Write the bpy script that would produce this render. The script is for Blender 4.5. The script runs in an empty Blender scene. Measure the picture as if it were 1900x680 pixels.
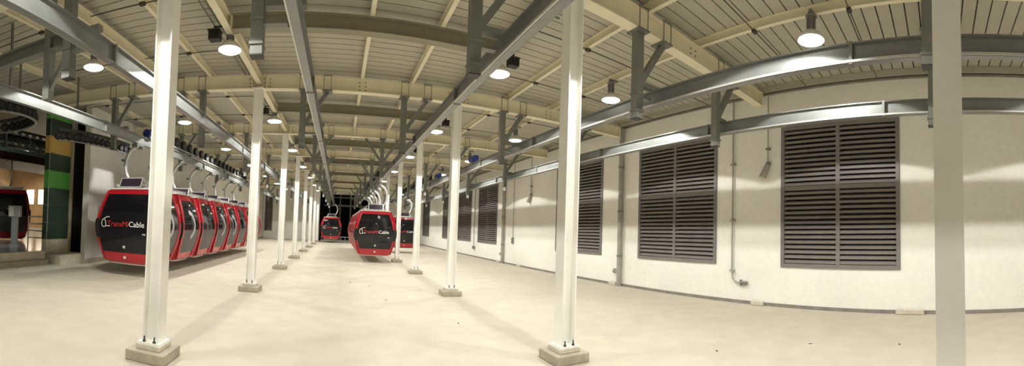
import bpy, math, random
from mathutils import Vector, Matrix
random.seed(7)
sc = bpy.context.scene
COL = sc.collection

# ------------------------------------------------------------------ camera (phone panorama: a cylinder of 149 degrees)
F, XV, Y0, AX, AY, EYE = 731.72, 628.1, 407.66, -0.0435, -0.0152, 1.6
cam = bpy.data.cameras.new('camera')
cam.type = 'PANO'
cam.panorama_type = 'CENTRAL_CYLINDRICAL'
cam.central_cylindrical_radius = 1.0
cam.central_cylindrical_range_u_min = (0 - XV) / F
cam.central_cylindrical_range_u_max = (1900 - XV) / F
cam.central_cylindrical_range_v_min = (Y0 - 680) / F
cam.central_cylindrical_range_v_max = Y0 / F
cam.clip_end = 300
cam_o = bpy.data.objects.new('camera', cam)
COL.objects.link(cam_o)
up = Vector((AX, AY, 1)).normalized()
fwd = Vector((0, 1, 0)); fwd = (fwd - up * fwd.dot(up)).normalized()
right = fwd.cross(up)
cam_o.matrix_world = Matrix(((right.x, up.x, -fwd.x, 0), (right.y, up.y, -fwd.y, 0), (right.z, up.z, -fwd.z, EYE), (0, 0, 0, 1)))
sc.camera = cam_o

# ------------------------------------------------------------------ world, exposure
w = bpy.data.worlds.new('night'); sc.world = w; w.use_nodes = True
w.node_tree.nodes['Background'].inputs[0].default_value = (0.010, 0.011, 0.014, 1)
w.node_tree.nodes['Background'].inputs[1].default_value = 1.0
vs = sc.view_settings
vs.view_transform = 'Standard'; vs.look = 'None'; vs.gamma = 1; vs.use_curve_mapping = False
vs.exposure = 0.0
LAMP_W = 340.0          # watts of one high bay lamp
LAMP_COL = (1.0, 0.975, 0.91)
LENS = 24.0
sc.cycles.max_bounces = 10
sc.cycles.diffuse_bounces = 6

# ------------------------------------------------------------------ materials
def mat(name, col, rough=.6, metal=0, noise=None, bump=0, coat=0, emit=None, spec=None):
    m = bpy.data.materials.new(name); m.use_nodes = True
    nt = m.node_tree; b = nt.nodes['Principled BSDF']
    b.inputs['Base Color'].default_value = (*col, 1)
    b.inputs['Roughness'].default_value = rough
    b.inputs['Metallic'].default_value = metal
    if coat: b.inputs['Coat Weight'].default_value = coat; b.inputs['Coat Roughness'].default_value = .05
    if spec is not None: b.inputs['Specular IOR Level'].default_value = spec
    if emit:
        b.inputs['Emission Color'].default_value = (*emit[0], 1); b.inputs['Emission Strength'].default_value = emit[1]
    if noise:
        # noise: list of (scale, amount, detail) multiplying the colour
        tc = nt.nodes.new('ShaderNodeTexCoord'); last = None
        for sca, amt, det in noise:
            n = nt.nodes.new('ShaderNodeTexNoise'); n.inputs['Scale'].default_value = sca; n.inputs['Detail'].default_value = det
            nt.links.new(tc.outputs['Object'], n.inputs['Vector'])
            r = nt.nodes.new('ShaderNodeMapRange')
            r.inputs['From Min'].default_value = .3; r.inputs['From Max'].default_value = .7
            r.inputs['To Min'].default_value = 1 - amt; r.inputs['To Max'].default_value = 1 + amt * .4
            nt.links.new(n.outputs['Fac'], r.inputs['Value'])
            mx = nt.nodes.new('ShaderNodeVectorMath'); mx.operation = 'SCALE'
            if last is None: mx.inputs[0].default_value = col
            else: nt.links.new(last, mx.inputs[0])
            nt.links.new(r.outputs['Result'], mx.inputs['Scale']); last = mx.outputs[0]
        nt.links.new(last, b.inputs['Base Color'])
        if bump:
            bp = nt.nodes.new('ShaderNodeBump'); bp.inputs['Strength'].default_value = bump; bp.inputs['Distance'].default_value = .01
            nt.links.new(n.outputs['Fac'], bp.inputs['Height']); nt.links.new(bp.outputs['Normal'], b.inputs['Normal'])
    return m
M = dict(
    floor=mat('floor_concrete', (.52, .475, .38), .75, noise=[(.6, .06, 3), (2.6, .09, 6), (40, .06, 3)], bump=.15),
    wall=mat('wall_paint', (.885, .872, .81), .8, noise=[(.5, .07, 3), (9, .04, 4)]),
    cream=mat('cream_steel', (.82, .77, .58), .5, noise=[(3, .06, 2)]),
    shaded=mat('shade_tinted_steel', (.30, .275, .20), .55, noise=[(3, .06, 2)]),  # beam colour darkened to carry the shade on the mid-bay beams
    deck=mat('deck_sheet', (.47, .45, .37), .55, noise=[(1.5, .08, 3)]),
    column=mat('column_paint', (.93, .918, .875), .45, noise=[(2.5, .06, 3)]),
    plinth=mat('plinth_concrete', (.45, .41, .32), .85, noise=[(6, .2, 5), (30, .12, 3)], bump=.3),
    warmgrey=mat('beige_strip', (.45, .40, .27), .6),
    grout=mat('grout', (.62, .58, .48), .85, noise=[(12, .15, 5)], bump=.2),
    bolt=mat('bolt_steel', (.10, .09, .08), .5, .6),
    grey=mat('grey_steel', (.215, .22, .195), .45, .25, noise=[(5, .12, 3)]),
    zinc=mat('galvanised_steel', (.25, .26, .255), .36, .35, noise=[(4, .12, 3)]),
    pipe=mat('grey_pipe', (.36, .35, .31), .5, noise=[(6, .1, 3)]),
    louver=mat('louver_paint', (.20, .185, .172), .5, noise=[(3, .1, 3)]),
    base=mat('skirting_grey', (.26, .24, .21), .7, noise=[(4, .2, 3)]),
    black=mat('black_rubber', (.007, .007, .008), .7),
    dark=mat('dark_housing', (.03, .028, .026), .5),
    red=mat('red_gloss', (.43, .011, .022), .22, coat=.6),
    maroon=mat('maroon_paint', (.035, .008, .010), .5),
    glass=mat('tinted_glass', (.010, .009, .012), .07, spec=.5),
    gpanel=mat('grey_panel', (.085, .08, .076), .45, .1),
    silver=mat('silver_metal', (.62, .62, .60), .35, .5),
    white=mat('white_trim', (.85, .84, .80), .4),
    solar=mat('solar_panel', (.03, .022, .035), .25),
    lred=mat('print_red', (.60, .03, .03), .5),
    lwhite=mat('print_white', (.88, .87, .84), .5),
    ring=mat('print_grey', (.42, .41, .42), .4),
    lens=mat('lamp_lens', (.9, .9, .9), .4, emit=((1.0, .97, .88), LENS)),
    reflector=mat('lamp_reflector', (.75, .74, .70), .35, .3),
    heat=mat('lamp_heatsink', (.30, .30, .29), .45, .6),
    blue=mat('blue_motor', (.02, .03, .20), .45),
    tgreen=mat('tile_green', (.13, .50, .09), .35, noise=[(6, .1, 3)]),
    tdark=mat('tile_dark_green', (.035, .065, .045), .35, noise=[(6, .15, 3)]),
    tochre=mat('tile_ochre', (.62, .42, .11), .4, noise=[(6, .1, 3)]),
    plat=mat('platform_floor', (.54, .60, .64), .18, noise=[(3, .1, 3)]),
    teal=mat('teal_edge', (.22, .34, .31), .3),
    bglass=mat('balustrade_glass', (.70, .86, .82), .05),
    warm=mat('warm_wall', (.70, .50, .30), .7, noise=[(2, .15, 3)]),
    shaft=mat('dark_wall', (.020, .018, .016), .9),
    window_lit=mat('lit_window', (.9, .85, .7), .5, emit=((1.0, .86, .62), 5.0)),
    kiosk=mat('kiosk_metal', (.46, .50, .53), .35, .4),
    leaf=mat('dry_leaf', (.10, .07, .04), .9),
)

M['bglass'].node_tree.nodes['Principled BSDF'].inputs['Transmission Weight'].default_value = .92
# ------------------------------------------------------------------ mesh helpers
class MB:
    def __init__(s): s.v = []; s.f = []; s.sm = []
    def add(s, vs_, fs, smooth=False):
        o = len(s.v); s.v += [tuple(p) for p in vs_]
        for f in fs: s.f.append([i + o for i in f]); s.sm.append(smooth)
        return s
    def box(s, x0, x1, y0, y1, z0, z1):
        return s.add([(x0,y0,z0),(x1,y0,z0),(x1,y1,z0),(x0,y1,z0),(x0,y0,z1),(x1,y0,z1),(x1,y1,z1),(x0,y1,z1)],
                     [(0,3,2,1),(4,5,6,7),(0,1,5,4),(1,2,6,5),(2,3,7,6),(3,0,4,7)])
    def bar(s, p, q, wd, ht, upv=(0,0,1)):
        p, q = Vector(p), Vector(q); d = (q - p).normalized(); u = Vector(upv)
        sd = d.cross(u).normalized() if abs(d.dot(u)) < .999 else Vector((1,0,0)); n = sd.cross(d)
        a, b = sd * wd / 2, n * ht / 2
        return s.add([p-a-b, p+a-b, p+a+b, p-a+b, q-a-b, q+a-b, q+a+b, q-a+b],
                     [(0,1,2,3),(7,6,5,4),(0,4,5,1),(1,5,6,2),(2,6,7,3),(3,7,4,0)])
    def ext(s, prof, o, u, v, wv):
        o, u, v, wv = Vector(o), Vector(u), Vector(v), Vector(wv); n = len(prof)
        a = [o + u*x + v*y for x, y in prof]; b = [p + wv for p in a]
        return s.add(a + b, [tuple(range(n))[::-1], tuple(range(n, 2*n))] + [(i, (i+1) % n, n+(i+1) % n, n+i) for i in range(n)])
    def ibeam(s, p, q, dep, fl, tf=.018, tw=.012, c=False):
        p, q = Vector(p), Vector(q); d = q - p; sd = d.normalized().cross(Vector((0,0,1)))
        h, f, t = dep/2, fl/2, tw/2
        prof = [(-f,-h),(f,-h),(f,-h+tf),(t,-h+tf),(t,h-tf),(f,h-tf),(f,h),(-f,h),(-f,h-tf),(-t,h-tf),(-t,-h+tf),(-f,-h+tf)]
        return s.ext(prof, p, sd, (0,0,1), d)
    def cyl(s, p, q, r, n=12, r2=None, caps=True):
        p, q = Vector(p), Vector(q); d = (q - p).normalized()
        a = d.cross(Vector((0,0,1)) if abs(d.z) < .9 else Vector((1,0,0))).normalized(); b = d.cross(a)
        r2 = r if r2 is None else r2
        ring = lambda c, rr: [c + (a*math.cos(t) + b*math.sin(t))*rr for t in [2*math.pi*i/n for i in range(n)]]
        s.add(ring(p, r) + ring(q, r2), [(i, (i+1) % n, n+(i+1) % n, n+i) for i in range(n)], True)
        if caps: s.add(ring(p, r), [tuple(range(n))[::-1]]); s.add(ring(q, r2), [tuple(range(n))])
        return s
    def tube(s, path, r, n=8, ry=None):
        P = [Vector(p) for p in path]; rings = []; ry = ry or r
        a0 = None
        for i, p in enumerate(P):
            d = (P[min(i+1, len(P)-1)] - P[max(i-1, 0)]).normalized()
            if a0 is None: a0 = d.cross(Vector((0,1,0)) if abs(d.y) < .9 else Vector((1,0,0))).normalized()
            a = (a0 - d*a0.dot(d)).normalized(); b = d.cross(a); a0 = a
            rings.append([p + a*math.cos(t)*r + b*math.sin(t)*ry for t in [2*math.pi*(k+.5)/n for k in range(n)]])
        vs_ = [v for rg in rings for v in rg]
        fs = [(i*n+k, i*n+(k+1) % n, (i+1)*n+(k+1) % n, (i+1)*n+k) for i in range(len(P)-1) for k in range(n)]
        s.add(vs_, fs, n > 4); m = len(P)
        return s.add(rings[0], [tuple(range(n))[::-1]]).add(rings[-1], [tuple(range(n))])
    def lathe(s, prof, c=(0,0,0), n=20):
        c = Vector(c); vs_ = [c + Vector((r*math.cos(2*math.pi*k/n), r*math.sin(2*math.pi*k/n), z)) for r, z in prof for k in range(n)]
        return s.add(vs_, [(i*n+k, i*n+(k+1) % n, (i+1)*n+(k+1) % n, (i+1)*n+k) for i in range(len(prof)-1) for k in range(n)], True)
    def mesh(s, name, m=None):
        me = bpy.data.meshes.new(name); me.from_pydata(s.v, [], s.f)
        me.polygons.foreach_set('use_smooth', s.sm); me.update()
        if m: me.materials.append(M[m])
        return me
    def build(s, name, m, parent=None, **k): return ob(name, s.mesh(name, m), parent, **k)

def ob(name, data, parent=None, loc=None, rot=None, label=None, cat=None, group=None, kind=None):
    o = bpy.data.objects.new(name, data); COL.objects.link(o)
    if parent: o.parent = parent
    if loc is not None: o.location = loc
    if rot is not None: o.rotation_euler = rot
    if label: o['label'] = label
    if cat: o['category'] = cat
    if group: o['group'] = group
    if kind: o['kind'] = kind
    return o
def thing(name, label, cat, loc=(0,0,0), rz=0, group=None, kind=None):
    return ob(name, None, None, loc, (0,0,rz), label, cat, group, kind)
def copy_tree(o, parent=None):
    c = o.copy(); COL.objects.link(c); c.parent = parent
    for ch in list(o.children): copy_tree(ch, c)
    return c
def bevel(o, wd, seg=2):
    b = o.modifiers.new('bevel', 'BEVEL'); b.width = wd; b.segments = seg; b.limit_method = 'ANGLE'
    return o
ORD = ['first', 'second', 'third', 'fourth', 'fifth', 'sixth', 'seventh', 'eighth', 'ninth', 'tenth']

# ------------------------------------------------------------------ key dimensions (metres)
XR, XP, XL, YE, YB = 8.25, -8.4, -7.75, 40.0, -6.0   # right wall, tiled pier, left wall, end wall, back wall
CL, CR = -1.97, 2.78                               # the two column rows
SK = .045                                          # the frames stand slightly askew to the hall
FY = [0.10, 4.12, 9.12, 13.68, 18.1, 22.7, 27.3, 31.9, 36.5]     # column frames, on the line x = 0
def fy(i, x): return FY[i] + SK*x
BB, BT = 4.70, 5.02                                # roof beam bottom / top
DECK = 5.17
RZ = 3.74                                          # conveyor rail centre height
RAILS = {'wall': 6.38, 'aisle': 4.36, 'centre_b': 1.78, 'centre_a': -0.52, 'left_a': -2.95, 'left_b': -5.43}

# ------------------------------------------------------------------ setting
MB().box(XP-.3, XR+.3, YB, YE+8, -.2, 0).build('floor', 'floor', kind='structure', label='bare beige concrete floor of the cable car garage', cat='floor')

# right wall with louvre openings
WZ0, WZ1 = .92, 4.17
WINS = [(1.22, 3.97), (5.79, 8.66), (10.45, 13.40), (19.4, 22.3), (23.6, 26.4), (27.7, 30.5), (35.2, 38.0)]
m = MB(); t0, t1 = XR, XR + .22
m.box(t0, t1, YB, YE, 0, WZ0).box(t0, t1, YB, YE, WZ1, 5.4)
ys = [YB] + [y for wn in WINS for y in wn] + [YE]
for i in range(0, len(ys), 2): m.box(t0, t1, ys[i], ys[i+1], WZ0, WZ1)
m.build('wall_right', 'wall', kind='structure', label='long cream painted wall with louvred openings', cat='wall')
MB().box(XR-.025, XR, YB, YE, 0, .075).build('baseboard_right', 'base', kind='structure', label='dark grey skirting strip along the louvred wall', cat='baseboard')
# left wall, beyond the station opening
MB().box(XL-.22, XL, 10.46, YE, 0, 5.165).build('wall_left', 'wall', kind='structure', label='white wall behind the row of parked red gondolas', cat='wall')
MB().box(XL, XL+.12, 10.46, YE, 0, .12).build('baseboard_left', 'plinth', kind='structure', label='low concrete kerb at the foot of the white wall behind the parked gondolas', cat='baseboard')
# end wall: white parts beside a dark portal
m = MB(); m.box(XP, -7.6, YE, YE+.25, 0, 5.165).box(-6.8, -1.75, YE, YE+.25, 0, 5.165).box(-7.6, -6.8, YE, YE+.25, 0, .75).box(-7.6, -6.8, YE, YE+.25, 4.6, 5.165)
m.box(3.6, XR+.22, YE, YE+.25, 0, 5.165).box(-1.75, 3.6, YE, YE+.25, 4.75, 5.165)
m.build('wall_end', 'wall', kind='structure', label='white end wall around the dark far portal', cat='wall')
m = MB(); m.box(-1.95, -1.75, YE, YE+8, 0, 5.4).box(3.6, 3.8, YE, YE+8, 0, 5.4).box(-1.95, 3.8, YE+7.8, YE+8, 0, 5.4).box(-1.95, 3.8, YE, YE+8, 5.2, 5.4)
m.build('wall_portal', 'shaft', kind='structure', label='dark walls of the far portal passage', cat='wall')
MB().box(XP-14, XR+.3, YB-.2, YB, 0, 5.4).build('wall_back', 'wall', kind='structure', label='cream back wall of the garage', cat='wall')

# roof: slab with deck panels and purlins as pieces
ceil = MB().box(XP-.3, XR+.3, YB, YE+.3, DECK+.05, DECK+.16).build('ceiling', 'dark', kind='structure', label='ribbed beige steel deck roof on cream beams', cat='ceiling')
PITCH = .225
prof = [(0,.0),(.045,0),(.05,-.012),(.06,-.012),(.065,0),(.145,0),(.15,-.012),(.16,-.012),(.165,0),(.205,0),(.205,.03),(0,.03)]
pm = MB().ext([(0,0),(.203,0),(.203,.05),(0,.05)], (XP-.3, SK*(XP-.3), DECK), (0,1,0), (0,0,1), (XR-XP+.6, SK*(XR-XP+.6), 0)).mesh('roof_panel', 'deck')
y = YB
while y < YE + .2:
    ob('roof_panel', pm, ceil, (0, y, 0)); y += PITCH
pur_x = [-6.95, -5.25, -3.15] + [CL + (CR-CL)*k/4 for k in (1, 2, 3)] + [CR + (XR-CR)*k/4 for k in (1, 2, 3)]
coup = MB().box(-.05,.05,-.03,.03,-.03,.015).mesh('rod_coupling', 'bolt')
pmesh = MB().ibeam((0, YB, (BT+DECK)/2), (0, YE, (BT+DECK)/2), DECK-BT, .075, .012, .01).mesh('purlin', 'cream')
for x in pur_x: ob('purlin', pmesh, ceil, (x, 0, 0))
for (xa, xb) in ((CR+.08, XR-.16), (XL+.1, CL-.08)):
    rod = MB().cyl((xa, SK*xa, BT-.02), (xb, SK*xb, BT-.02), .009, 6).mesh('sag_rod', 'bolt')
    for i in range(len(FY)-1):
        for f in (.30, .70):
            y = FY[i]+(FY[i+1]-FY[i])*f; ob('sag_rod', rod, ceil, (0, y, 0))
            for x in pur_x:
                if xa < x < xb: ob('rod_coupling', coup, ceil, (x, y+SK*x, BT-.02))
# eave channel at the right wall
m = MB(); m.box(XR-.14, XR, YB, YE, 5.055, 5.165); m.box(XR-.15, XR-.13, YB, YE, 5.03, 5.165)
m.build('trim_1', 'deck', kind='structure', label='pale eave channel where the deck meets the louvred wall', cat='trim')
MB().box(XR-.06, XR, YB, YE, 4.995, 5.03).build('trim_2', 'base', kind='structure', label='thin dark conduit line under the eave channel', cat='trim')

# louvre windows
def window(n, y0, y1, z0, z1, label, xw=XR, axis='x'):
    root = thing(f'window_{n}', label, 'louver', (xw, (y0+y1)/2, z0) if axis == 'x' else ((y0+y1)/2, xw, z0), 0 if axis == 'x' else math.pi/2, None, 'structure')
    W, Hh = (y1-y0), z1-z0; hw = W/2; fr = .085; zm = Hh*.555
    m = MB(); x0, x1 = -.035, .16
    m.box(x0, x1, -hw, -hw+fr, 0, Hh).box(x0, x1, hw-fr, hw, 0, Hh).box(x0, x1, -hw+fr, hw-fr, 0, fr).box(x0, x1, -hw+fr, hw-fr, Hh-fr, Hh)
    m.build('frame', 'louver', root)
    MB().box(x0+.012, x1, -.045, .045, fr, Hh-fr).build('mullion', 'louver', root)
    for a, b in ((-hw+fr, -.045), (.045, hw-fr)):
        MB().box(x0+.015, x1, a, b, zm-.045, zm+.045).build('transom', 'louver', root)
    sw = hw - fr - .045
    pitch = .107
    sm = MB().ext([(0,0),(.012,0),(.012,.042),(.10,.083),(.094,.095),(0,.054)], (-.012, -sw/2, 0), (1,0,0), (0,0,1), (0, sw, 0)).mesh('slat', 'louver')
    for zz0, zz1 in ((fr, zm-.045), (zm+.045, Hh-fr)):
        k = max(1, int((zz1-zz0)/pitch)); p = (zz1-zz0)/k
        for j in range(k):
            for sgn in (-1, 1): ob('slat', sm, root, (0, sgn*(.045+sw/2), zz0 + p*j + .012))
    MB().box(.155, .16, -hw+fr, hw-fr, fr, Hh-fr).build('dark_backing', 'dark', root)  # added dark sheet for the night between the slats
wl = ['grey louvred opening on the near side of the conduit with the valve, facing the flat-sided column',
      'grey louvred opening between the thick downpipe and the conduit with the valve',
      'grey louvred opening partly behind a column, next to the thick downpipe on its far side',
      'grey louvred opening just beyond the far downpipe',
      'grey louvred opening just beyond the thin conduit, past the far downpipe',
      'grey louvred opening fifth along the wall from the thick downpipe',
      'grey louvred opening last along the wall, by the end wall']
for i, (a, b) in enumerate(WINS): window(i+1, a, b, WZ0, WZ1, wl[i])
window(8, -7.6, -6.8, .75, 4.6, 'tall narrow dark louvred opening in the white end wall', YE, 'y')

# ------------------------------------------------------------------ steel columns
COLS = []
def hprof(d, f, tf, tw): d, f, t = d/2, f/2, tw/2; return [(-d,-f),(-d+tf,-f),(-d+tf,-t),(d-tf,-t),(d-tf,-f),(d,-f),(d,f),(d-tf,f),(d-tf,t),(-d+tf,t),(-d+tf,f),(-d,f)]
shaft_m = MB().ext(hprof(.20,.20,.016,.012), (0,0,.20), (1,0,0), (0,1,0), (0,0,BB-.21)).mesh('shaft', 'column')
plate_m = MB().box(-.135,.135,-.135,.135,.178,.20).mesh('base_plate', 'column')
grout_m = MB().box(-.15,.15,-.15,.15,.12,.178).mesh('grout_pad', 'grout')
ped_m = MB().box(-.235,.235,-.235,.235,0,.12).mesh('pedestal', 'plinth')
bolt_m = MB().cyl((0,0,.20),(0,0,.222),.018,6).cyl((0,0,.222),(0,0,.265),.009,6).mesh('anchor_bolt', 'bolt')
cap_m = MB().box(-.125,.125,-.11,.11,BB-.012,BB).mesh('cap_plate', 'column')
def column(x, y, label, group):
    t = thing('steel_column', label, 'column', (x, y, 0), 0, group)
    ob('shaft', shaft_m, t); ob('base_plate', plate_m, t); ob('cap_plate', cap_m, t)
    bevel(ob('grout_pad', grout_m, t), .008); bevel(ob('pedestal', ped_m, t), .012)
    for a in (-.095, .095):
        for b in (-.115, .115): ob('anchor_bolt', bolt_m, t, (a*.65, b, 0))
LY = [fy(i, CL) for i in range(len(FY))]; RY = [0.06] + [fy(i, CR) for i in range(1, len(FY))]
RY[2] += .1; LY[2] -= .08
for i, y in enumerate(LY):
    column(CL, y, f'{ORD[i]} cream steel column from the platform, in the row beside the parked gondolas', 'columns beside the parked gondolas')
for i, y in enumerate(RY):
    lab = 'flat-sided cream steel column standing opposite the louvre nearest the conduit valve' if i == 0 else f'{ORD[i]} cream steel column counting the flat-sided one first, in the row facing the louvres'
    column(CR, y, lab, 'columns facing the louvred wall')

# ------------------------------------------------------------------ roof beams
gp = MB()
bolts4 = MB()
for a in (-.07, .07):
    for z in (-.09, 0.0, .09): bolts4.cyl((a, -.018, z), (a, .018, z), .014, 6)
bolts4 = bolts4.mesh('bolt_group', 'bolt')
for i, y in enumerate(FY):
    t = thing('roof_beam', f'cream main roof beam across the hall over the {ORD[i]} pair of columns', 'beam', (0, y, BB), math.atan(SK), 'main roof beams')
    h = BT - BB
    MB().ibeam((XP-.005 if i < 3 else XL+.01, 0, h/2), (XR-.20, 0, h/2), h, .20, .02, .014).build('beam', 'cream', t)
    m = MB()
    for x in (CL-.17, CL+.17, CR-.17, CR+.17): MB().box(x-.012, x+.012, -.1, .1, .02, h-.02).build('splice_plate', 'cream', t)
    for x in (CL-.17, CL+.17, CR-.17, CR+.17, .42, -4.7, 5.4):
        ob('bolt_group', bolts4, t, (x, 0, h/2), kind='stuff')
    MB().box(XR-.22, XR-.195, -.11, .11, -.03, h).build('end_plate', 'cream', t)
# tie beams along the column rows, one for each bay, and mid-bay beams over the centre lane
for k, (x, rowname) in enumerate(((CL, 'gondola-side'), (CR, 'louvre-side'), (-4.15, None))):
    for i in range(len(FY)-1):
        if rowname: lab = f'cream tie beam along the {rowname} column row, {ORD[i]} bay from the platform end'
        else: lab = f'cream lengthwise beam over the gondola aisle, {ORD[i]} bay from the platform end'
        t = thing('tie_beam', lab, 'beam', (x, fy(i, x)+.02, 4.80), 0, 'lengthwise tie beams')
        L = FY[i+1]-FY[i]-.04
        MB().ibeam((0, 0, .11), (0, L, .11), .22, .12 if rowname else .16, .014, .01).build('beam', 'cream', t)
for i in range(len(FY)-1):
    y = FY[i]+(FY[i+1]-FY[i])*.455
    t = thing('cross_beam', f'dull cross beam, colour darkened, over the centre lane, {ORD[i]} bay from the platform end', 'beam', (0, y, 4.76), math.atan(SK), 'mid-bay cross beams')
    MB().ibeam((CL+.07, 0, .13), (CR-.07, 0, .13), .26, .18, .016, .012).build('beam', 'shaded', t)
    for x in (CL+.075, CR-.075): MB().box(x-.01, x+.01, -.09, .09, .02, .24).build('end_plate', 'cream', t)

# ------------------------------------------------------------------ conveyor rails and their hangers
rail_text = {'wall': 'galvanised conveyor rail closest to the louvred wall', 'aisle': 'galvanised conveyor rail over the aisle by the louvred wall',
             'centre_b': 'conveyor rail above the long row of gondolas in the centre lane', 'centre_a': 'conveyor rail above the lone far gondola of the centre lane',
             'left_a': 'empty galvanised conveyor rail between the columns and the eight parked gondolas', 'left_b': 'conveyor rail that carries the eight parked gondolas'}
hang_text = {'wall': 'the rail closest to the louvred wall', 'aisle': 'the rail over the louvred wall aisle', 'centre_b': 'the rail of the long centre row',
             'centre_a': 'the rail of the lone far gondola', 'left_a': 'the empty rail beside the parked gondolas', 'left_b': 'the rail of the eight parked gondolas'}
sec = {}
for key, x in RAILS.items():
    y0 = YB+.2 if x > 2 else (-1.0 if x > -2 else 0.9); y1 = 39.0
    t = thing('conveyor_rail', rail_text[key], 'rail', (x, 0, RZ), 0, 'overhead conveyor rails')
    y = y0; j = 0
    while y < y1 - .5:
        yn = min(y + 3.5, y1); L = yn - y
        m = MB().ext([(-.05,-.125),(.05,-.125),(.05,-.11),(.008,-.11),(.008,.11),(.05,.11),(.05,.125),(-.05,.125),(-.05,.11),(-.006,.11),(-.006,-.11),(-.05,-.11)], (0, y, 0), (1,0,0), (0,0,1), (0, L-.004, 0))
        m.build('rail_section', 'zinc', t)
        if yn < y1: MB().box(-.058,.058, yn-.02, yn+.02, -.135,.135).build('joint_clamp', 'grey', t)
        y = yn
    MB().box(-.068, -.05, y0, y1, -.118, -.09).build('guide_strip', 'silver', t)

post_m = MB().box(-.065,.065,-.065,.065, 3.36, BB).mesh('post', 'grey')
pcap_m = MB().box(-.07,.07,-.07,.07, 3.35, 3.362).mesh('post_cap', 'dark')
col_m = MB().box(-.072,.072,-.085,.085,0,.03).mesh('clamp_band', 'grey')
strap_m = MB().box(-.10,.10,-.012,.012,BT,BT+.018)
for a in (-.085, .085): strap_m.box(a-.006, a+.006, -.006, .006, BB-.02, BT)
strap_m = strap_m.mesh('beam_strap', 'grey')
foot_m = MB().box(-.11,.11,-.14,.14,BB-.03,BB-.0).mesh('top_plate', 'grey')
efit_m = MB().box(-.045,.045,-.045,.045,3.20,3.35).mesh('end_fitting', 'silver')
def hanger(key, i, off, brace, yoff=0):
    x, y = RAILS[key], fy(i, RAILS[key]+off) + yoff
    t = thing('rail_hanger', f'grey hanger post at the {ORD[i]} roof beam, carrying {hang_text[key]}', 'hanger', (x+off, y, 0), 0, 'hangers of the conveyor rails')
    if i >= 3 and key != 'left_b': ob('end_fitting', efit_m, t)
    ob('post', post_m, t); ob('post_cap', pcap_m, t); ob('clamp_band', col_m, t, (0,0,3.46)); ob('clamp_band', col_m, t, (0,0,3.72)); ob('top_plate', foot_m, t)
    MB().bar((brace*.05,0,3.92), (brace*.55,brace*.55*SK,BB-.03), .09, .09, (0,1,0)).build('knee_brace', 'grey', t)
    for dx in (0, brace*.55):
        for dy in (-.119, .119): ob('beam_strap', strap_m, t, (dx, dy+dx*SK, 0))
    ob('top_plate', foot_m, t, (brace*.55, brace*.55*SK, 0))
    if i >= 3 and key[:6] == 'centre': MB().bar((-brace*.05,0,3.92), (-brace*.6,-brace*.6*SK,BB-.03), .08, .08, (0,1,0)).build('knee_brace', 'grey', t)
    # bracket arm over the rail
    s = 1 if off < 0 else -1
    MB().box(min(0, -off)-.02, max(0, -off)+.09, -.05,.05, RZ+.127, RZ+.20).build('bracket_arm', 'grey', t)
    MB().box(.065, -off-.102, -.045,.045, RZ-.06, RZ-.02).build('stay', 'grey', t) if abs(off) > .3 else None
for i in range(len(FY)):
    hanger('wall', i, -.20, 1); hanger('aisle', i, -.36, 1)
    hanger('centre_b', i, -.36, 1); hanger('centre_a', i, -.42, 1)
    hanger('left_a', i, -.40, -1)
    hanger('left_b', i, -.36, 1)

# ------------------------------------------------------------------ high bay lamps
hs = MB().cyl((0,0,.17),(0,0,.36),.052,14)
for k in range(10):
    a = 2*math.pi*k/10; hs.bar((.045*math.cos(a),.045*math.sin(a),.17),(.045*math.cos(a),.045*math.sin(a),.34),.012,.05,(math.cos(a),math.sin(a),0))
hs = hs.mesh('heatsink', 'heat')
lid = MB().cyl((0,0,.355),(0,0,.385),.085,16).mesh('lamp_cap', 'heat')
refl = MB().lathe([(.05,.175),(.075,.15),(.14,.105),(.19,.055),(.205,.0),(.198,.0),(.18,.05),(.13,.095),(.06,.14)], n=24).mesh('reflector', 'reflector')
lens = MB().lathe([(.197,.002),(.16,-.02),(.09,-.034),(.0001,-.038)], n=24).mesh('lens', 'lens')
hook = MB().cyl((0,0,.38),(0,0,.55),.010,8).box(-.05,.05,-.03,.03,.53,.55).mesh('hook', 'heat')
lt = bpy.data.lights.new('lamp_light', 'SPOT'); lt.energy = LAMP_W; lt.color = LAMP_COL
lt.spot_size = math.radians(134); lt.spot_blend = .05; lt.shadow_soft_size = .05
gear_m = MB().box(-.10,.10,-.08,.08,0,.15).box(-.115,.115,-.095,.095,.15,.17).box(-.02,.02,-.02,.02,.17,.25)
for k in range(5): gear_m.box(-.08+.04*k-.008, -.08+.04*k+.008, -.095, -.08, .02, .13)
gear_m = gear_m.mesh('gear_box', 'dark')
LROWS = [(-4.75, 'the gondola aisle'), (CL-.02, 'the gondola-side column row'), (CR+.02, 'the louvre-side column row'), (5.38, 'the louvred wall aisle')]
LYS = [-2.4] + [(FY[i]+FY[i+1])/2 for i in range(len(FY)-1)]
proto = None
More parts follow.
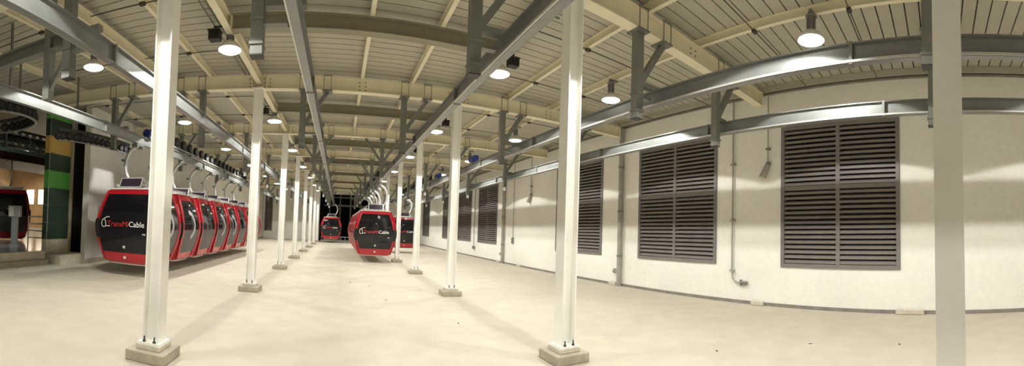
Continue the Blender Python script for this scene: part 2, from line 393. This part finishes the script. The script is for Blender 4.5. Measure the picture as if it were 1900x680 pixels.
for r, (x, rn) in enumerate(LROWS):
    for i, y in enumerate(LYS):
        if i == 0 and r < 2: continue
        zl = 4.55
        t = thing('high_bay_lamp', f'lit high bay lamp over {rn}, ' + (f'{ORD[i-1]} bay from the platform end' if i else 'bay behind the flat-sided column'), 'lamp', (x, y+SK*x*(r < 3), zl), 0, 'high bay lamps')
        for nm, me in (('heatsink', hs), ('lamp_cap', lid), ('reflector', refl), ('lens', lens)): ob(nm, me, t)
        top = (4.80 if r in (1, 2) and i else 4.99) - zl
        if r not in (1, 2) or i == 0:
            px_ = min(pur_x, key=lambda q: abs(q-x)); MB().box(min(px_-x, 0)-.05, max(px_-x, 0)+.05, -.025, .025, top, 5.018-zl).build('mounting_bar', 'grey', t)
        MB().cyl((0,0,.38),(0,0,top),.010,8).box(-.05,.05,-.03,.03,top-.02,top).build('hook', 'heat', t)
        l = ob('lamp_light', lt, t, (0,0,-.06))
        if r in (1, 2) and 1 <= i <= 5:
            sx = -1 if r == 1 else 1
            g = thing('ballast_box', f'black ballast box beside the lamp over {rn}, {ORD[i-1]} bay', 'ballast box', (x+sx*.30, y+SK*x+.05, zl+.22), 0, 'ballast boxes beside the lamps')
            ob('gear_box', gear_m, g)
            MB().bar((0,0,.24),(-sx*.28,0,.24),.02,.02).build('mounting_arm', 'dark', g)

# ------------------------------------------------------------------ gondolas
PROF = [(0.0,.60,.54),(.06,.66,.60),(.20,.70,.635),(.55,.80,.69),(.80,.855,.705),(1.0,.86,.705),(1.30,.80,.68),(1.60,.70,.63),(1.80,.615,.585),(1.84,.58,.55)]
def wl_at(z):
    for (a, b) in zip(PROF, PROF[1:]):
        if a[0] <= z <= b[0]:
            t = (z-a[0])/(b[0]-a[0]); return a[1]+(b[1]-a[1])*t, a[2]+(b[2]-a[2])*t
    return PROF[-1][1], PROF[-1][2]
CH = .10
def ringpts(wd, ln):
    c = CH; k = .045
    return [(-wd+c, -ln), (0, -ln-.03), (wd-c, -ln), (wd-.03, -ln+.03), (wd, -ln+c), (wd+.03, 0), (wd, ln-c), (wd-.03, ln-.03), (wd-c, ln), (0, ln+.03), (-wd+c, ln), (-wd+.03, ln-.03), (-wd, ln-c), (-wd-.03, 0), (-wd, -ln+c), (-wd+.03, -ln+.03)]
def patch(side, u0, u1, z0, z1, off=.012, nz=8, nu=6, u0t=None, u1t=None, th=.02):
    # a slightly proud panel on one side of the cabin; u runs across that side, -1..1 of the half width
    m = MB(); O = []; I = []
    u0t = u0 if u0t is None else u0t; u1t = u1 if u1t is None else u1t
    for j in range(nz+1):
        z = z0+(z1-z0)*j/nz; wd, ln = wl_at(z); f = j/nz
        a, b = u0+(u0t-u0)*f, u1+(u1t-u1)*f
        for i in range(nu+1):
            u = a+(b-a)*i/nu
            for L, o in ((O, off), (I, off-th)):
                if side in 'fb':
                    s = -1 if side == 'f' else 1; L.append((u*wd, s*(ln+.03*(1-min(1,abs(u)*wd/(wd-CH)))+o), z))
                else:
                    s = -1 if side == 'l' else 1; L.append((s*(wd+.03*(1-min(1,abs(u)*ln/(ln-CH)))+o), u*ln, z))
    n = nu+1; fs = []
    flip = side in 'bl'
    for j in range(nz):
        for i in range(nu):
            q = (j*n+i, j*n+i+1, (j+1)*n+i+1, (j+1)*n+i); fs.append(q[::-1] if flip else q)
    m.add(O, fs, True); m.add(I, [f[::-1] for f in fs], True)
    bd = [i for i in range(n)] + [j*n+nu for j in range(1, nz+1)] + [nz*n+i for i in range(nu-1, -1, -1)] + [j*n for j in range(nz-1, 0, -1)]
    T = len(bd); N = len(O)
    m.add(O+I, [((bd[k], bd[(k+1)%T], N+bd[(k+1)%T], N+bd[k])[::-1 if not flip else 1]) for k in range(T)])
    return m
G = {}
m = MB(); rings = [[(x, y, z) for x, y in ringpts(wd, ln)] for z, wd, ln in PROF]
n = len(rings[0]); m.add([p for r in rings for p in r], [(i*n+k, i*n+(k+1)%n, (i+1)*n+(k+1)%n, (i+1)*n+k) for i in range(len(PROF)-1) for k in range(n)])
m.add(rings[0], [tuple(range(n))[::-1]]); m.add(rings[-1], [tuple(range(n))])
G['body'] = m.mesh('body', 'red')
G['front_window'] = patch('f', -.90, .90, .27, 1.70, u0t=-.84, u1t=.84).mesh('front_window', 'glass')
G['rear_window'] = patch('b', -.90, .90, .27, 1.70, u0t=-.84, u1t=.84).mesh('rear_window', 'glass')
def text_mesh(body, size, m_):
    c = bpy.data.curves.new('lettering', 'FONT'); c.body = body; c.size = size; c.extrude = .001; c.resolution_u = 3
    o = bpy.data.objects.new('lettering', c); COL.objects.link(o)
    me = bpy.data.meshes.new_from_object(o.evaluated_get(bpy.context.evaluated_depsgraph_get()))
    bpy.data.objects.remove(o); me.materials.clear(); me.materials.append(M[m_]); return me
bpy.context.view_layer.update()
G['t1'] = text_mesh('TransMi', .185, 'lred'); G['t2'] = text_mesh('Cable', .185, 'lwhite')
def width(me): xs = [v.co.x for v in me.vertices]; return min(xs), max(xs)
t1w, t2w = width(G['t1']), width(G['t2'])
icon = MB(); path = []
pts = [(-.02,.16),(-.075,.12),(-.095,.05),(-.08,-.03),(-.03,-.05),(.02,-.04),(.03,.03),(.015,.10),(-.02,.16),(.05,.20),(.14,.205)]
icon.tube([(x, 0, z) for x, z in pts], .011, 6, .004)
icon.bar((.03,0,-.02),(.16,0,-.025),.006,.016)
G['icon'] = icon.mesh('gondola_emblem', 'lwhite')
G['solar'] = MB().bar((-.29,-.50,2.0),(.29,-.50,2.0),.012,.24,(0,.45,.9)).mesh('solar_panel', 'solar')
sf = MB()
u_ = Vector((0,.45,.9)).normalized()
for s_ in (-1, 1): sf.bar(Vector((s_*.30,-.50,2.0))-u_*.14, Vector((s_*.30,-.50,2.0))+u_*.14, .03, .03)
for s_ in (-1, 1): sf.bar(Vector((-.315,-.50,2.0))+u_*.13*s_, Vector((.315,-.50,2.0))+u_*.13*s_, .03, .03)
for s_ in (-1, 1): sf.bar((s_*.30,-.44,2.12),(s_*.30,-.1,1.9),.025,.025)
G['panel_frame'] = sf.mesh('panel_frame', 'silver')
rk = MB()
for s_ in (-1, 1):
    rk.bar((s_*.42,-.50,1.93),(s_*.42,.50,1.93),.035,.05)
    for yy in (-.45,.45): rk.bar((s_*.42,yy,1.84),(s_*.42,yy,1.93),.03,.03)
for yy in (-.2,.2,.48): rk.bar((-.42,yy,1.93),(.42,yy,1.93),.05,.04)
rk.box(-.16,.16,-.16,.16,1.86,1.99)
G['roof_frame'] = rk.mesh('roof_frame', 'silver')
G['roof_rim'] = MB().ext(ringpts(.62,.60), (0,0,1.825), (1,0,0), (0,1,0), (0,0,.025)).mesh('roof_rim', 'white')
arm_path = []
AP = [(.08,1.95),(.20,2.0),(.36,2.11),(.46,2.30),(.49,2.50),(.47,2.68),(.39,2.84),(.27,2.95),(.14,3.0)]
for k in range(25):
    f = k/24*(len(AP)-1); i = min(int(f), len(AP)-2); u = f-i
    q = [Vector(AP[max(0, min(len(AP)-1, j))]) for j in (i-1, i, i+1, i+2)]
    p = .5*((2*q[1])+(q[2]-q[0])*u+(2*q[0]-5*q[1]+4*q[2]-q[3])*u*u+(3*q[1]-q[0]-3*q[2]+q[3])*u**3)
    arm_path.append((p.x, 0, p.y))
G['hanger_arm'] = MB().tube(arm_path, .048, 8, .036).mesh('hanger_arm', 'silver')
G['arm_lug'] = MB().bar((.47,0,2.60),(.58,0,2.64),.03,.03).cyl((.58,-.02,2.64),(.58,.02,2.64),.035,8).mesh('arm_lug', 'grey')
gr = MB().box(.05,.21,-.20,.20,2.985,3.033)
for yy in (-.14,.14): gr.cyl((.05,yy,2.975),(.21,yy,2.975),.05,12)
G['grip'] = gr.mesh('grip', 'grey')
G['skid'] = MB().ext(ringpts(.56,.50), (0,0,-.03), (1,0,0), (0,1,0), (0,0,.03)).mesh('skid', 'white')
bl = MB()
for k in range(3): bl.box(-.035,.035,-.004,.004, .0+.022*k,.012+.022*k)
G['mark'] = bl.mesh('bumper_mark', 'lwhite')
num = MB()
for k in range(3): num.box(.03*k,.03*k+.022,-.003,.003,0,.04)
G['num'] = num.mesh('number_plate', 'ring')
for s_ in 'lr':
    G['side_window_'+s_] = patch(s_, -.84, .84, .86, 1.66).mesh('side_window', 'glass')
    G['side_panel_'+s_] = patch(s_, -.84, .84, .22, .85).mesh('side_panel', 'gpanel')
    G['bumper_l'+s_] = patch(s_, -1.0, -.86, .62, 1.06, off=.03, th=.05).mesh('corner_buffer', 'black')
    G['bumper_r'+s_] = patch(s_, .86, 1.0, .62, 1.06, off=.03, th=.05).mesh('corner_buffer', 'black')
for s_ in 'fb':
    for e_, (a_, b_) in (('0', (-1.0, -.87)), ('1', (.87, 1.0))): G['buf_'+s_+e_] = patch(s_, a_, b_, .60, 1.08, off=.016, th=.03).mesh('corner_buffer', 'black')
for s_, sg in (('l', -1), ('r', 1)):
    # curved red pillar standing proud at each corner
    for yy in (-1, 1):
        mm = MB(); P = []
        for j in range(13):
            z = .05 + 1.75*j/12; wd, ln = wl_at(z); P.append((sg*(wd+.012), yy*(ln-.075), z))
        mm.tube(P, .030, 6, .05); G[f'pillar_{s_}{yy}'] = mm.mesh('corner_pillar', 'red')
    # grey ring print on the side glass
    mm = MB(); O = []; K = 18
    for k in range(K+1):
        a = math.radians(-70 + 160*k/K)
        for rr in (.30, .42):
            u = (-.30*0 + rr*math.cos(a)) - .18; z = .98 + rr*math.sin(a); z = min(z, 1.6)
            wd, ln = wl_at(z); O.append((sg*(wd+.03*(1-min(1,abs(u)/(ln-CH)))+.016), u, z))
    fs = [(2*k, 2*k+1, 2*k+3, 2*k+2) for k in range(K)]
    mm.add(O, fs if sg < 0 else [f[::-1] for f in fs]); G['ring_'+s_] = mm.mesh('ring_decal', 'ring')

def gondola(x, y, z, rz, label, group, ring=True, flip=1):
    # origin at the underside of the cabin; front glass looks along -Y
    t = thing('gondola_cabin', label, 'gondola', (x, y, z), rz, group); t.scale = (1.07, 1.07, 1.07)
    ob('body', G['body'], t)
    fw = ob('front_window', G['front_window'], t); ob('rear_window', G['rear_window'], t)
    for s_ in 'lr':
        sw_ = ob('side_window', G['side_window_'+s_], t); ob('side_panel', G['side_panel_'+s_], t)
        ob('corner_buffer', G['bumper_l'+s_], t); ob('corner_buffer', G['bumper_r'+s_], t)
        for yy in (-1, 1): ob('corner_pillar', G[f'pillar_{s_}{yy}'], t)
        if ring: ob('ring_decal', G['ring_'+s_], sw_)
    for k_ in ('f0', 'f1', 'b0', 'b1'): ob('corner_buffer', G['buf_'+k_], t)
    ob('skid', G['skid'], t); ob('roof_rim', G['roof_rim'], t); rf = ob('roof_frame', G['roof_frame'], t)
    ob('solar_panel', G['solar'], t); ob('panel_frame', G['panel_frame'], t)
    a = ob('hanger_arm', G['hanger_arm'], t); ob('arm_lug', G['arm_lug'], a); gpp = ob('grip', G['grip'], t)
    if flip < 0: a.scale = (-1, 1, 1); gpp.scale = (-1, 1, 1)
    # lettering on the front glass
    zt = .905; yy = -(wl_at(.98)[1] + .052)
    tot = .15 + (t1w[1]-t1w[0]) + .02 + (t2w[1]-t2w[0]); x0 = -tot/2 - .06
    ob('gondola_emblem', G['icon'], fw, (x0+.09, yy, zt+.02), label='white outline emblem of a gondola')
    ob('lettering', G['t1'], fw, (x0+.17-t1w[0], yy, zt), (math.pi/2-.0, 0, 0), label='red lettering')
    ob('lettering', G['t2'], fw, (x0+.19+t1w[1]-t1w[0]-t2w[0], yy, zt), (math.pi/2, 0, 0), label='white lettering')
    ob('number_plate', G['num'], fw, (.50, -(wl_at(.72)[1]+.035), .72), kind='stuff')
    ob('bumper_mark', G['mark'], fw, (0, -(wl_at(.40)[1]+.05), .38), kind='stuff'); ob('bumper_mark', G['mark'], t, (0, -(wl_at(.15)[1]+.035), .12), kind='stuff')
    return t
GZ = .347
X_LB = -5.28
rings_on = [True, True, False, True, True, False, True, True]
for i in range(8):
    lab = ['first red gondola of the row of eight by the white wall, lettered front showing', 'second red gondola in the row of eight along the white wall', 'third red gondola in the row of eight along the white wall', 'fourth red gondola in the row of eight along the white wall', 'fifth red gondola in the row of eight along the white wall', 'sixth red gondola in the row of eight along the white wall', 'seventh red gondola in the row of eight along the white wall', 'last red gondola in the row of eight, deepest along the white wall'][i]
    gondola(X_LB, 9.55 + 1.63*i, GZ, 0, lab, 'gondolas parked along the white wall', rings_on[i], -1)
for i in range(7):
    lab = 'leading red gondola of the centre lane row, its lettered dark front showing' if i == 0 else f'{ORD[i]} red gondola of the centre lane row, close behind the one ahead'
    gondola(1.63, 18.0 + 1.63*i, GZ, 0, lab, 'gondolas parked in the centre lane', rings_on[i], 1)
gondola(4.21, 25.6, GZ, 0, 'single red gondola in the aisle by the louvred wall, seen between two columns', 'single gondolas', True, 1)
gondola(-.67, 36.2, GZ, 0, 'lone red gondola in front of the dark far portal', 'single gondolas', True, 1)

# ------------------------------------------------------------------ tyre conveyor gear on the rails
tyre_m = MB().cyl((-.05,0,0),(.05,0,0),.17,14).mesh('tyre', 'black')
hub_m = MB().cyl((-.058,0,0),(.058,0,0),.075,10).mesh('hub', 'heat')
hub_d = MB().cyl((-.058,0,0),(.058,0,0),.075,10).mesh('hub', 'dark')
def tyre_run(key, x, y0, y1, step, text):
    t = thing('tyre_conveyor', text, 'conveyor', (x, y0, RZ+.20))
    MB().box(-.04,.04, -.1, y1-y0+.1, 0, .05).build('carrier_beam', 'grey', t)
    k = 0; y = 0
    while y <= y1-y0:
        w_ = ob('tyre', tyre_m, t, (0, y, .20)); ob('hub', hub_d, w_); y += step
tyre_run('left_b', -5.43, 10.9, 22.6, .62, 'run of small black drive tyres above the eight parked gondolas')
tyre_run('centre_b', 1.78, 18.75, 26.9, .62, 'run of small black drive tyres above the centre lane gondolas')
tyre_run('aisle', 4.36, 18.8, 27.0, .62, 'run of small black drive tyres above the aisle rail by the louvred wall')
for (x, y, txt) in ((-5.43, 10.2, 'blue drive motor on the rail above the parked gondolas'), (4.36, 12.5, 'blue drive motor on the aisle rail in the bay before the tyre run'), (4.36, 17.3, 'blue drive motor on the aisle rail just before the tyre run')):
    t = thing('drive_motor', txt, 'motor', (x, y, RZ+.127), 0, 'blue drive motors')
    MB().cyl((0,-.19,.14),(0,.12,.14),.12,14).build('motor_body', 'blue', t)
    MB().cyl((0,.12,.14),(0,.17,.14),.13,14).build('fan_cover', 'dark', t)
    MB().box(-.11,.11,-.13,.08,0,.05).build('motor_foot', 'grey', t); MB().box(.06,.16,-.08,.04,.18,.28).build('terminal_box', 'blue', t)

# curved tyre conveyors from the station to the parking rail
def arc_conv(text, pts, z, n, sc_=.6):
    P = []
    for k in range(n):
        f = k/(n-1)*(len(pts)-1); i = min(int(f), len(pts)-2); u = f-i
        p0, p1, p2, p3 = [Vector(pts[max(0, min(len(pts)-1, j))]) for j in (i-1, i, i+1, i+2)]
        P.append(.5*((2*p1)+(p2-p0)*u+(2*p0-5*p1+4*p2-p3)*u*u+(3*p1-p0-3*p2+p3)*u**3))
    t = thing('curved_conveyor', text, 'conveyor', (P[0].x, P[0].y, z)); o = P[0]
    Q = [(p.x-o.x, p.y-o.y, .15) for p in P]
    MB().tube(Q, .05, 4, .09).build('curved_beam', 'dark', t)
    MB().tube([(a, b, -.12) for a, b, c in Q], .02, 4, .04).build('guide_rail', 'zinc', t)
    for k in (n//4, 3*n//4): MB().box(Q[k][0]-.02, Q[k][0]+.02, Q[k][1]-.02, Q[k][1]+.02, .18, DECK-z-.002).build('drop_rod', 'grey', t)
    for k in range(n):
        d = P[min(k+1, n-1)]-P[max(k-1, 0)]
        w_ = ob('tyre', tyre_m, t, (Q[k][0], Q[k][1], 0), (0, 0, math.atan2(d.y, d.x)-math.pi/2)); w_.scale = (.7, sc_, sc_); ob('hub', hub_d, w_)
    return t
arc_conv('curved run of black tyres leading from the station to the eight parked gondolas', [(-6.75,7.7),(-6.45,8.2),(-6.3,8.8),(-6.2,9.5),(-6.2,10.3)], 3.60, 15)
arc_conv('tight curved run of black tyres hanging over the platform edge', [(-6.5,4.3),(-5.85,4.7),(-5.62,5.3),(-5.8,5.9),(-6.3,6.2),(-7.0,6.3),(-7.9,6.1)], 3.60, 24)

# cross frame over the platform side
t = thing('support_frame', 'grey cross beam with a slanting strut over the platform edge', 'support frame', (-3.5, 4.10, 0))
MB().ibeam((0,.16,4.05),(-4.6,.16,4.05),.20,.14).build('cross_beam', 'grey', t)
MB().bar((-.04,.16,3.95),(-.45,.16,3.38),.06,.06,(0,1,0)).build('strut', 'grey', t)
MB().box(-.53,-.41,.10,.22,3.25,DECK-.002).build('post', 'grey', t); MB().box(-4.5,-4.36,.09,.23,4.1,DECK-.002).build('post', 'grey', t)

# ------------------------------------------------------------------ platform side
PX = -8.25
MB().box(-24, PX-.06, YB, 9.05, 0, .40).build('platform', 'plat', kind='structure', label='raised station platform with a pale glossy floor', cat='platform')
MB().box(PX-.06, PX+.0, YB, 9.05, .16, .405).build('trim_3', 'grout', kind='structure', label='pale concrete edge of the raised platform', cat='trim')
MB().box(PX-.06, PX+.12, YB, 9.10, 0, .16).build('trim_4', 'plinth', kind='structure', label='concrete step along the foot of the platform edge', cat='trim')
MB().box(-24, XP-.3, 9.05, 22, 0, .38).build('floor_station', 'plat', kind='structure', label='glossy station floor behind the tiled pier', cat='floor')
MB().box(-24.2, -24, YB, 22, 0, 6.2).build('wall_station', 'warm', kind='structure', label='warm lit far wall of the station', cat='wall')
MB().box(-24, XP-.22, 22, 22.2, 0, 6.2).build('wall_station_end', 'warm', kind='structure', label='warm lit end wall of the station hall', cat='wall')
MB().box(-24, XP-.3, YB, 22, 5.9, 6.1).build('ceiling_station', 'dark', kind='structure', label='dark ceiling of the station hall', cat='ceiling')
# tiled pier at the end of the platform
pier = MB().box(XP-.22, XP-.03, 9.25, 10.42, 0, 5.17).build('wall_pier', 'grout', kind='structure', label='pier clad in large green, dark and ochre tiles beside the platform', cat='pier')
cols = ['tdark', 'tdark', 'tdark', 'tgreen', 'tdark', 'tochre', 'tdark', 'tgreen']
th = .55
for k, cc in enumerate(cols):
    z0 = .74 + th*k
    MB().box(XP-.03, XP+.0, 9.27, 10.27, z0+.008, z0+th-.008).build('tile', cc, pier)
    MB().box(XP-.21, XP-.03, 9.225, 9.25, z0+.008, z0+th-.008).build('tile', cc, pier)
MB().box(XP-.03, XP+.03, 10.29, 10.42, .3, 5.0).build('edge_strip', 'warmgrey', pier)
MB().box(XP-.40, XL-.02, 9.2, 10.455, 0, .30).build('trim_5', 'grout', kind='structure', label='low concrete block under the tiled pier', cat='trim')
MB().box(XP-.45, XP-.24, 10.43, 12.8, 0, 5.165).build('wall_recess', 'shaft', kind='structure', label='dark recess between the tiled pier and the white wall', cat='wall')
MB().box(XL, XL+.02, 10.46, 10.72, .12, 5.0).build('wall_corner', 'column', kind='structure', label='white corner pilaster at the start of the white wall', cat='pilaster')

# things in the station
t = thing('ticket_reader', 'grey pedestal kiosk with a boxy head on the platform', 'kiosk', (-10.45, 9.75, .38), .5)
MB().box(-.12,.12,-.06,.06,0,1.02).build('stand', 'kiosk', t); MB().box(-.2,.2,-.12,.12,0,.02).build('foot_plate', 'kiosk', t)
bevel(MB().box(-.22,.22,-.14,.12,1.0,1.42).build('head', 'kiosk', t), .02); MB().box(-.20,-.02,-.15,-.14,1.04,1.38).build('screen', 'white', t)
t = thing('handrail', 'tubular steel handrail with four rails beside the tiled pier', 'handrail', (-10.0, 10.0, .38), 0)
a, b = (0, 0), (1.0, .45)
for h in (.3,.55,.8,1.05): MB().cyl((a[0],a[1],h),(b[0],b[1],h),.022,8).build('rail', 'silver', t)
for f in (0,.5,1): MB().cyl((a[0]+(b[0]-a[0])*f, a[1]+(b[1]-a[1])*f, 0),(a[0]+(b[0]-a[0])*f, a[1]+(b[1]-a[1])*f, 1.05),.025,8).build('post', 'silver', t)
gondola(-12.25, 11.05, .500, math.radians(-35), 'dark red gondola standing in the lit station beyond the platform', 'single gondolas', False, 1)
t = thing('station_canopy', 'dark underside of the terminal deck over the station gondola', 'canopy', (-13, 10, 3.776))
MB().box(-2.5,1.65,-8,8.0,0,.09).build('soffit', 'dark', t); MB().box(1.62,1.70,-8,8.0,-.22,.0).build('fascia', 'maroon', t)
for x_, y_ in ((-1.9,-5),(-1.9,6.5)): MB().box(x_-.15,x_+.15,y_-.15,y_+.15,-3.396,0).build('pillar', 'dark', t)
t = thing('walkway', 'teal edged station walkway with a glass balustrade below the row of tyres', 'walkway', (-11.35, 2.2, 3.868), 0)
MB().box(-1.6,.0,0,15.6,0,.06).build('deck', 'grey', t); MB().box(.0,.05,0,15.6,0,.14).build('edge_beam', 'teal', t)
for k in range(12):
    MB().box(-.03,-.018,1.3*k+.06,1.3*k+1.24,.08,.62).build('glass_panel', 'bglass', t); MB().box(-.05,-.0,1.3*k-.02,1.3*k+.02,.06,.70).build('post', 'kiosk', t)
MB().box(-.05,.0,0,15.6,.70,.74).build('top_rail', 'silver', t)
# launch conveyor with grey wheel housings behind the balustrade
t = thing('launch_conveyor', 'row of black tyres in grey housings above the station walkway', 'conveyor', (-12.2, 2.3, 4.283), 0)
MB().box(-.10,.10,0,15,-.04,.06).build('carrier_beam', 'kiosk', t); MB().box(-.10,.10,0,15,.62,.72).build('carrier_beam', 'grey', t)
for k in range(8): MB().box(-.06,.06,.3+2*k-.06,.3+2*k+.06,-.355,-.04).build('leg', 'grey', t)
hm = MB().box(-.12,.0,-.06,.06,.06,.62).mesh('housing', 'kiosk')
for k in range(34):
    w_ = ob('tyre', tyre_m, t, (.14, .3+.43*k, .32)); w_.scale = (1,1.1,1.1); ob('housing', hm, t, (.10, .085+.43*k, 0))
# lit windows of the far station wall
for k in range(5):
    t = thing('lit_window', f'bright lit window of the far station end wall, {ORD[k]} along it', 'window', (-17.6-1.45*k, 21.98, 2.2), 0, 'lit windows of the station')
    MB().box(-.5,.5,-.03,0,0,1.1).build('pane', 'window_lit', t)
    MB().box(-.56,-.5,-.06,0,-.05,1.15).box(.5,.56,-.06,0,-.05,1.15).box(-.5,.5,-.06,0,1.1,1.15).box(-.5,.5,-.06,0,-.05,0).build('frame', 'silver', t)
for k, (x, y) in enumerate(((-19, 18.5), (-14, 17.5), (-20, 12), (-17.5, 5))):  # added downlights, not a seen source, to keep the warm station walls lit
    t = thing('added_downlight', f'added round downlight under the dark station ceiling, {ORD[k]} from the lit end wall', 'lamp', (x, y, 5.6), 0, 'added station downlights')
    MB().lathe([(.10,.30),(.14,.30),(.22,.05),(.22,0),(.20,0),(.12,.28)], n=16).build('housing', 'heat', t); MB().cyl((0,0,.03),(0,0,.05),.2,16).build('lens', 'lens', t)
    l = bpy.data.lights.new('lamp_light', 'SPOT'); l.energy = 300; l.color = (1,.80,.55); l.spot_size = math.radians(150); l.shadow_soft_size = .1; l.spot_blend = .3
    ob('lamp_light', l, t, (0,0,-.05))

# ------------------------------------------------------------------ fittings on the louvred wall
def downpipe(y, label):
    t = thing('downpipe', label, 'pipe', (XR-.10, y, 0), 0, 'rain downpipes')
    MB().cyl((0,0,0),(0,0,4.99),.075,16).build('pipe', 'pipe', t)
    for z in (.95, 2.35, 3.75): 
        MB().cyl((0,0,z-.03),(0,0,z+.03),.088,16).build('pipe_clamp', 'grey', t)
    e = MB().cyl((0,0,.42),(0,.20,.46),.055,12).cyl((0,.17,.46),(0,.24,.47),.075,12); e.build('clean_out', 'pipe', t)
downpipe(9.42, 'thick grey downpipe on the cream wall between two louvred openings')
downpipe(18.40, 'thick grey downpipe further along the cream wall, just before a pair of louvred openings')
t = thing('water_pipe', 'thin grey conduit running down the wall to a valve near the floor', 'pipe', (XR-.055, 5.28, 0))
MB().tube([(0,0,5.0),(0,0,.72),(0,-.02,.60),(0,-.09,.52),(0,-.16,.50),(0,-.3,.50)], .02, 8).build('pipe', 'pipe', t)
for z in (.78, 2.0, 3.4): MB().box(-.03,.05,-.06,.06,z-.02,z+.02).build('pipe_clip', 'pipe', t)
MB().cyl((0,-.26,.50),(0,-.44,.50),.04,10).build('valve_body', 'grey', t); MB().cyl((0,-.26,.43),(0,-.26,.57),.03,8).build('valve_handle', 'grey', t)
t = thing('conduit_drop', 'thin conduit on the cream wall ending in a small switch box, near the far downpipe', 'conduit', (XR-.03, 17.35, 0))
MB().cyl((0,0,1.32),(0,0,5.0),.015,8).build('conduit', 'pipe', t); MB().box(-.05,.03,-.07,.07,1.05,1.34).build('switch_box', 'grey', t)
t = thing('conduit_run', 'thin conduit between two far louvred openings ending in a small box above the floor', 'conduit', (XR-.03, 22.95, 0))
MB().cyl((0,0,.66),(0,0,5.0),.02,8).build('conduit', 'pipe', t); MB().box(-.07,.03,-.22,.08,.50,.66).build('socket_box', 'grey', t)
def wall_light(y, z, top, label):
    t = thing('wall_sensor', label, 'siren', (XR-.06, y, z))
    MB().cyl((0,0,.22),(0,0,top-z),.015,8).build('conduit', 'pipe', t)
    MB().box(-.03,.06,-.05,.05,.55,.59).build('pipe_clip', 'grey', t)
    MB().cyl((0,0,.20),(-.05,.12,-.10),.06,14,.085).build('body', 'pipe', t); MB().cyl((-.05,.12,-.10),(-.058,.14,-.145),.085,14,.07).build('lens_cap', 'grout', t)
    MB().box(-.02,.06,-.04,.04,.18,.26).build('bracket', 'grey', t)
wall_light(4.30, 3.12, 4.95, 'small grey cylindrical siren hanging from a conduit beside the louvre')
wall_light(15.55, 3.1, 4.95, 'small grey siren on a conduit between the two downpipes')
for i, (y, ln) in enumerate(((4.55,.34),(1.02,.6),(9.75,.34),(18.95,.34),(16.5,.4))):
    bevel(MB().box(-.09, 0, -ln/2, ln/2, 0, .11).build('kerb_block', 'grout', None, loc=(XR-.027, y, 0), label=['low mortar block at the wall foot by the conduit valve','long low mortar block at the wall foot behind the flat-sided column','low mortar block at the foot of the near thick downpipe','low mortar block at the foot of the far downpipe','low mortar block at the wall foot below the thin switch conduit'][i], cat='mortar block', group='mortar blocks along the wall'), .02)
# conduits along the roof
for x, z, lab in ((CR+.30, 5.055, 'twin conduit run beside the tie beam facing the louvred wall'), (CL-.30, 5.055, 'twin conduit run beside the tie beam by the parked gondolas')):
    t = thing('conduit_pair', lab, 'conduit', (x, 0, z))
    for dx in (-.05,.05): MB().cyl((dx,YB+.5,0),(dx,38,0),.012,6).build('conduit', 'grey', t)
    for i in range(len(FY)-1):
        for f in (.22,.78):
            y = fy(i, x)+(FY[i+1]-FY[i])*f; MB().box(-.16,.16,y-.015,y+.015,.012,.035).build('support_bar', 'grey', t)
            MB().box(-.01,.01,y-.01,y+.01,.035,DECK-z).build('hanger_rod', 'grey', t)

# far portal: threshold, steel posts and fence
t = thing('portal_fence', 'low pale rail across the dark far portal', 'fence', (-1.7, 39.6, 0))
MB().box(0,5.2,-.05,.05,.02,.10).build('sill', 'grout', t)
MB().bar((0,0,.45),(5.2,0,.45),.05,.06).build('rail', 'silver', t)
for k in range(14): MB().box(.4*k-.02,.4*k+.02,-.02,.02,.10,.45).build('post', 'silver', t)
t = thing('steel_trestle', 'grey steel trestle inside the dark far portal', 'trestle', (0.6, 42.0, 0))
for x in (-1.6,-.5,.6,1.7): MB().box(x-.07,x+.07,-.07,.07,0,5.1).build('post', 'grey', t)
MB().box(-2.2,2.8,-.08,.08,3.6,3.8).build('cross_bar', 'grey', t); MB().box(-2.2,2.8,-.08,.08,4.5,4.65).build('cross_bar', 'grey', t)

# dry leaves on the floor
for i, (x, y) in enumerate(((3.3,5.3),(2.1,6.5),(1.1,8.6),(4.6,3.2),(5.6,2.2),(5.9,.9),(4.2,.5),(.4,11.2),(.9,10.6))):
    s = .035
    ob('dry_leaf', MB().add([(-s,0,.004),(0,-s*.5,.012),(s,0,.004),(0,s*.5,.006)], [(0,1,2,3)]).add([(-s,0,.001),(0,-s*.5,.002),(s,0,.001),(0,s*.5,.002)], [(3,2,1,0)]).mesh('dry_leaf', 'leaf'), None, (x, y, 0), (0,0,i*1.3), 'tiny dark dry leaf lying on the beige floor', 'leaf', 'dry leaves on the floor')
